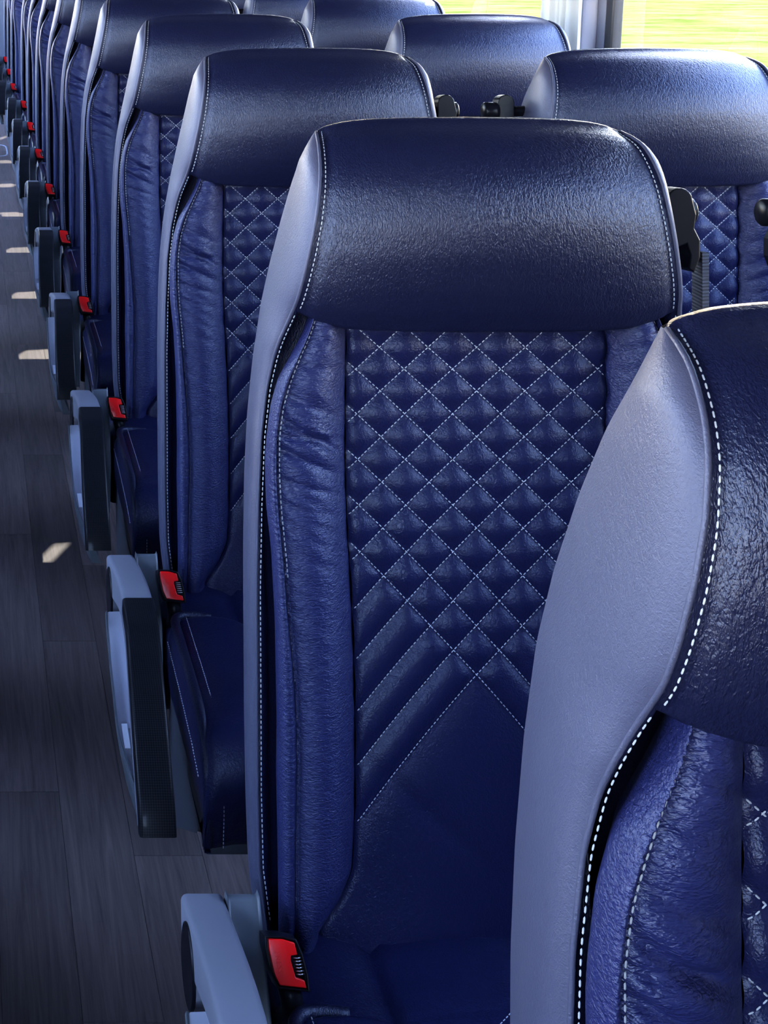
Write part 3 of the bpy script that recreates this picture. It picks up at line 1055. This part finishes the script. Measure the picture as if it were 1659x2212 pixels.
WIN_DX = .545
wp = empty('coach_seat')
build_back(wp, guide=-1)
build_cushion(wp)
WINDOW = {  # first two rows lie past the edge, added to block side light
    0: (0, 0, 'window seat beside the nearest aisle seat, beyond the right edge of the view'),
    1: (.014, 0, 'window seat beside the second aisle seat, beyond the right edge of the view'),
    2: (0, 0, 'nearest window seat in view, headrest below the large bright window'),
    3: (0, 0, 'second window seat in view, creased headrest in front of the curtain'),
    4: (0, 0, 'third window seat in view, headrest top cut off above the belt hooks'),
    5: (0, 0, 'fourth window seat in view, a corner between the fourth and fifth aisle headrests'),
    6: (0, 0, 'farthest window seat in view, a scrap behind the fifth aisle headrest'),
}
for n, (dx, rec, lab) in WINDOW.items():
    o = wp if n == 0 else copy_tree(wp)
    o.location = (SEAT_X + WIN_DX, n * PITCH + SEAT_Y, 0)
    recline(o, rec, dx)
    tag(o, lab, 'seat', 'window seats')

ACROSS = ['one row ahead of the nearest seat'] + ['level with the %s row' % k for k in ('nearest', 'second', 'third', 'fourth', 'fifth', 'sixth', 'seventh', 'eighth')]
for n in range(-1, 8):  # unseen seats, added to shade the visible rows from low light
    for src, x, nm in ((proto, -.60, 'aisle'), (wp, -1.145, 'window')):
        o = copy_tree(src)
        o.location = (x, n * PITCH + SEAT_Y + .02, 0)
        o.scale = (-1, 1, 1)
        recline(o, 0)
        tag(o, 'unseen navy leather %s seat added across the aisle, %s' % (nm, ACROSS[n + 1]), 'seat', 'seats across the aisle, %s side' % nm)

# ------------------------------------------------------------------ the bus shell
XL, XR = -1.50, 1.42
YF, YB = -1.7, 12.2
ZC = 2.15
def struct(o):
    o['kind'] = 'structure'
    return o

fl = MB().box(XL, XR, YF, YB, -.05, -.003)
floor = struct(fl.build('floor', M['subfloor'], smooth=False))
PW, PL = .1103, 1.0365
# joints seen in the aisle: each strip of planks starts at its own offset
offs = {0: .214, 1: .731, 2: .045}
proto_pl = None
for i in range(-9, 13):
    x0 = .050 + PW * (i - 0)
    if x0 < XL or x0 + PW > XR:
        continue
    base = offs.get(i, random.random() * PL)
    y = base - 2 * PL
    while y < YB:
        ya, yb = max(y, YF), min(y + PL, YB)
        y += PL
        if yb - ya < .05 or x0 + PW < -.6 and False:
            continue
        if abs(yb - ya - PL) < 1e-6:
            if proto_pl is None:
                mb = MB().box(.0004, PW - .0004, .0004, PL - .0004, -.003, 0)
                o = proto_pl = mb.build('plank', M['wood'], floor, smooth=False)
            else:
                o = proto_pl.copy()
                COL.objects.link(o)
        else:
            mb = MB().box(.0004, PW - .0004, .0004, yb - ya - .0004, -.003, 0)
            o = mb.build('plank', M['wood'], floor, smooth=False)
        o.location = (x0, ya, 0)

# service hatch in the aisle floor, a thin metal ring
def hatch():
    mb = MB()
    def ring(r, z):
        a = np.linspace(0, 2 * np.pi, 48, endpoint=False)
        c, s_ = np.cos(a), np.sin(a)
        return np.stack([.03 + r * np.sign(c) * np.abs(c) ** .35, 9.03 + r * np.sign(s_) * np.abs(s_) ** .35, 0 * a + z], 1)
    mb.grid(np.array([ring(.228, .0002), ring(.230, .003), ring(.238, .003), ring(.240, .0002)]), close_u=True)
    return mb.build('hatch_ring', M['greyl'], floor)
hatch()

# windows: sill and head, pillars at a fixed rhythm
Z0, Z1 = 1.0, 1.82
PILW = .20
PILS = {'wall_right': [-.255, .50] + [3.185 + 1.72 * k for k in range(-1, 6)], 'wall_left': [2.30 + 1.95 * k for k in range(-2, 6)]}  # extra right-hand pillar added to narrow the light at the front
def side_wall(name, x0, x1, inner, widx, Z0, Z1):
    pil = PILS[name]
    mb = MB()
    mb.box(x0, x1, YF, YB, -.05, Z0)
    mb.box(x0, x1, YF, YB, Z1, ZC)
    edges = [YF]
    for p in pil:
        if YF < p < YB:
            mb.box(x0, x1, p, min(p + PILW, YB), Z0, Z1)
    opens = []
    ys = [YF] + [q for p in pil if YF < p < YB for q in (p, p + PILW)] + [YB]
    for a, b in zip(ys[0::2], ys[1::2]):
        if b < .6 and name == 'wall_right':      # unseen front-right openings closed to block their light
            mb.box(x0, x1, a, b, Z0, Z1)
        elif b - a > .1:
            opens.append((a, b))
    wl = struct(mb.build(name, M['wallm'], smooth=False))
    for k, (a, b) in enumerate(opens):
        root = empty('window_%d' % (widx + k), ((x0 + x1) / 2, (a + b) / 2, Z0))
        struct(root)
        c = Vector(root.location)
        fr = MB()
        t = .035
        xi0, xi1 = inner - .012 - c.x, inner + .012 - c.x
        A, B_ = a - c.y, b - c.y
        H0, H1 = 0, Z1 - Z0
        fr.box(xi0, xi1, A, A + t, H0, H1)
        fr.box(xi0, xi1, B_ - t, B_, H0, H1)
        fr.box(xi0, xi1, A + t, B_ - t, H0, H0 + t)
        fr.box(xi0, xi1, A + t, B_ - t, H1 - t, H1)
        fr.build('frame', M['rubber'], root, bevel=.004)
        pn = MB().box(-.002, .002, A + .02, B_ - .02, H0 + .02, H1 - .02)
        pn.build('pane', M['glass'], root, smooth=False)
    # pillar trims stand proud of the wall on the inside
    return wl, len(opens)
_, nL = side_wall('wall_left', XL - .024, XL, XL - .012, 1, .9, 2.05)  # left windows made taller than the right to admit more light
_, nR = side_wall('wall_right', XR, XR + .024, XR + .012, 1 + nL, 1.0, 1.78)
tn = 1
for x, sg, nm in ((XL, 1, 'wall_left'), (XR, -1, 'wall_right')):
    for p in PILS[nm]:
        if not (YF < p < YB - .3):
            continue
        mb = MB()
        prof = [(0, p + .035), (0.03, p + .05), (.03, p + PILW - .02), (0, p + PILW + .005)]
        v = [(x + sg * d, y, z) for z in (Z0, Z1) for d, y in prof]
        mb.add(v, [(0, 1, 5, 4), (1, 2, 6, 5), (2, 3, 7, 6), (3, 0, 4, 7), (0, 3, 2, 1), (4, 5, 6, 7)])
        struct(mb.build('trim_%d' % tn, M['pillar'], bevel=.008))
        tn += 1
# unseen blinds added over the nearer right-hand windows to block sun
for a, b in ((1.675, 3.175), (3.395, 4.895)):
    mb = MB().box(XR - .016, XR - .012, a, b, 1.57, 1.80)
    mb.tube([(XR - .014, a, 1.57), (XR - .014, b, 1.57)], .008, 10)
    struct(mb.build('trim_%d' % tn, M['lining'], smooth=False))
    tn += 1
# lower wall lining ledges
for nm, x, sg in (('baseboard_left', XL, 1), ('baseboard_right', XR, -1)):
    mb = MB().box(min(x, x + sg * .06), max(x, x + sg * .06), YF, YB, 0.001, .18)
    struct(mb.build(nm, M['lining'], bevel=.01))
struct(MB().box(XL - .05, XR + .05, YF, YB, ZC, ZC + .05).build('ceiling', M['ceil'], smooth=False))
struct(MB().box(XL - .05, XR + .05, YB, YB + .05, -.05, ZC + .05).build('wall_back', M['lining'], smooth=False))
mb = MB()
mb.box(XL - .05, XR + .05, YF - .05, YF, -.05, 1.15)
mb.box(XL - .05, XR + .05, YF - .05, YF, 2.05, ZC + .05)
mb.box(XL - .05, XL + .1, YF - .05, YF, 1.15, 2.05)
mb.box(-.10, XR + .05, YF - .05, YF, 1.15, 2.05)  # closes the windscreen's right half, added to block light from there
struct(mb.build('wall_front', M['dash'], smooth=False))
root = struct(empty('window_%d' % (1 + nL + nR), (0, YF - .025, 1.15)))
MB().box(XL + .1, -.10, -.004, .004, 0, .9).build('pane', M['glass'], root, smooth=False)

# ------------------------------------------------------------------ curtain by the right-hand pillar
def curtain():
    ys = np.linspace(0, .185, 70)
    zs = np.linspace(.86, 1.80, 12)
    P = []
    for z in zs:
        k = np.interp(z, [.86, 1.3, 1.8], [.85, 1, 1.05])
        fold = .013 * np.sin(ys * 2 * np.pi / .047 + .6 * np.sin(z * 3)) + .005 * np.sin(ys * 2 * np.pi / .021 + 1)
        P.append(np.stack([-.028 + fold * k, .012 + ys * np.interp(z, [.86, 1.35, 1.8], [.85, .93, 1]), 0 * ys + z], 1))
    P = np.array(P)
    Pb = P + np.array([.0012, 0, 0])
    mb = MB().grid(P).grid(Pb, flip=True)
    o = mb.build('curtain', M['curtain'], recalc=False)
    o.location = (XR - .035, 3.165, 0)
    tag(o, 'pale gathered curtain hanging beside the pillar between two windows', 'curtain')
    return o
curtain()

# ------------------------------------------------------------------ outside
g = MB()
g.add([(-150, -150, -1.15), (220, -150, -1.15), (220, 250, -1.15), (-150, 250, -1.15)], [(0, 1, 2, 3)])
struct(g.build('ground', M['field'], smooth=False))
g = MB().box(-60, 7.5, -90, 130, -1.14, -1.10)  # unseen paving, added to replace the field's yellow bounce light
struct(g.build('unseen_pavement', M['bounce_concrete'], smooth=False))
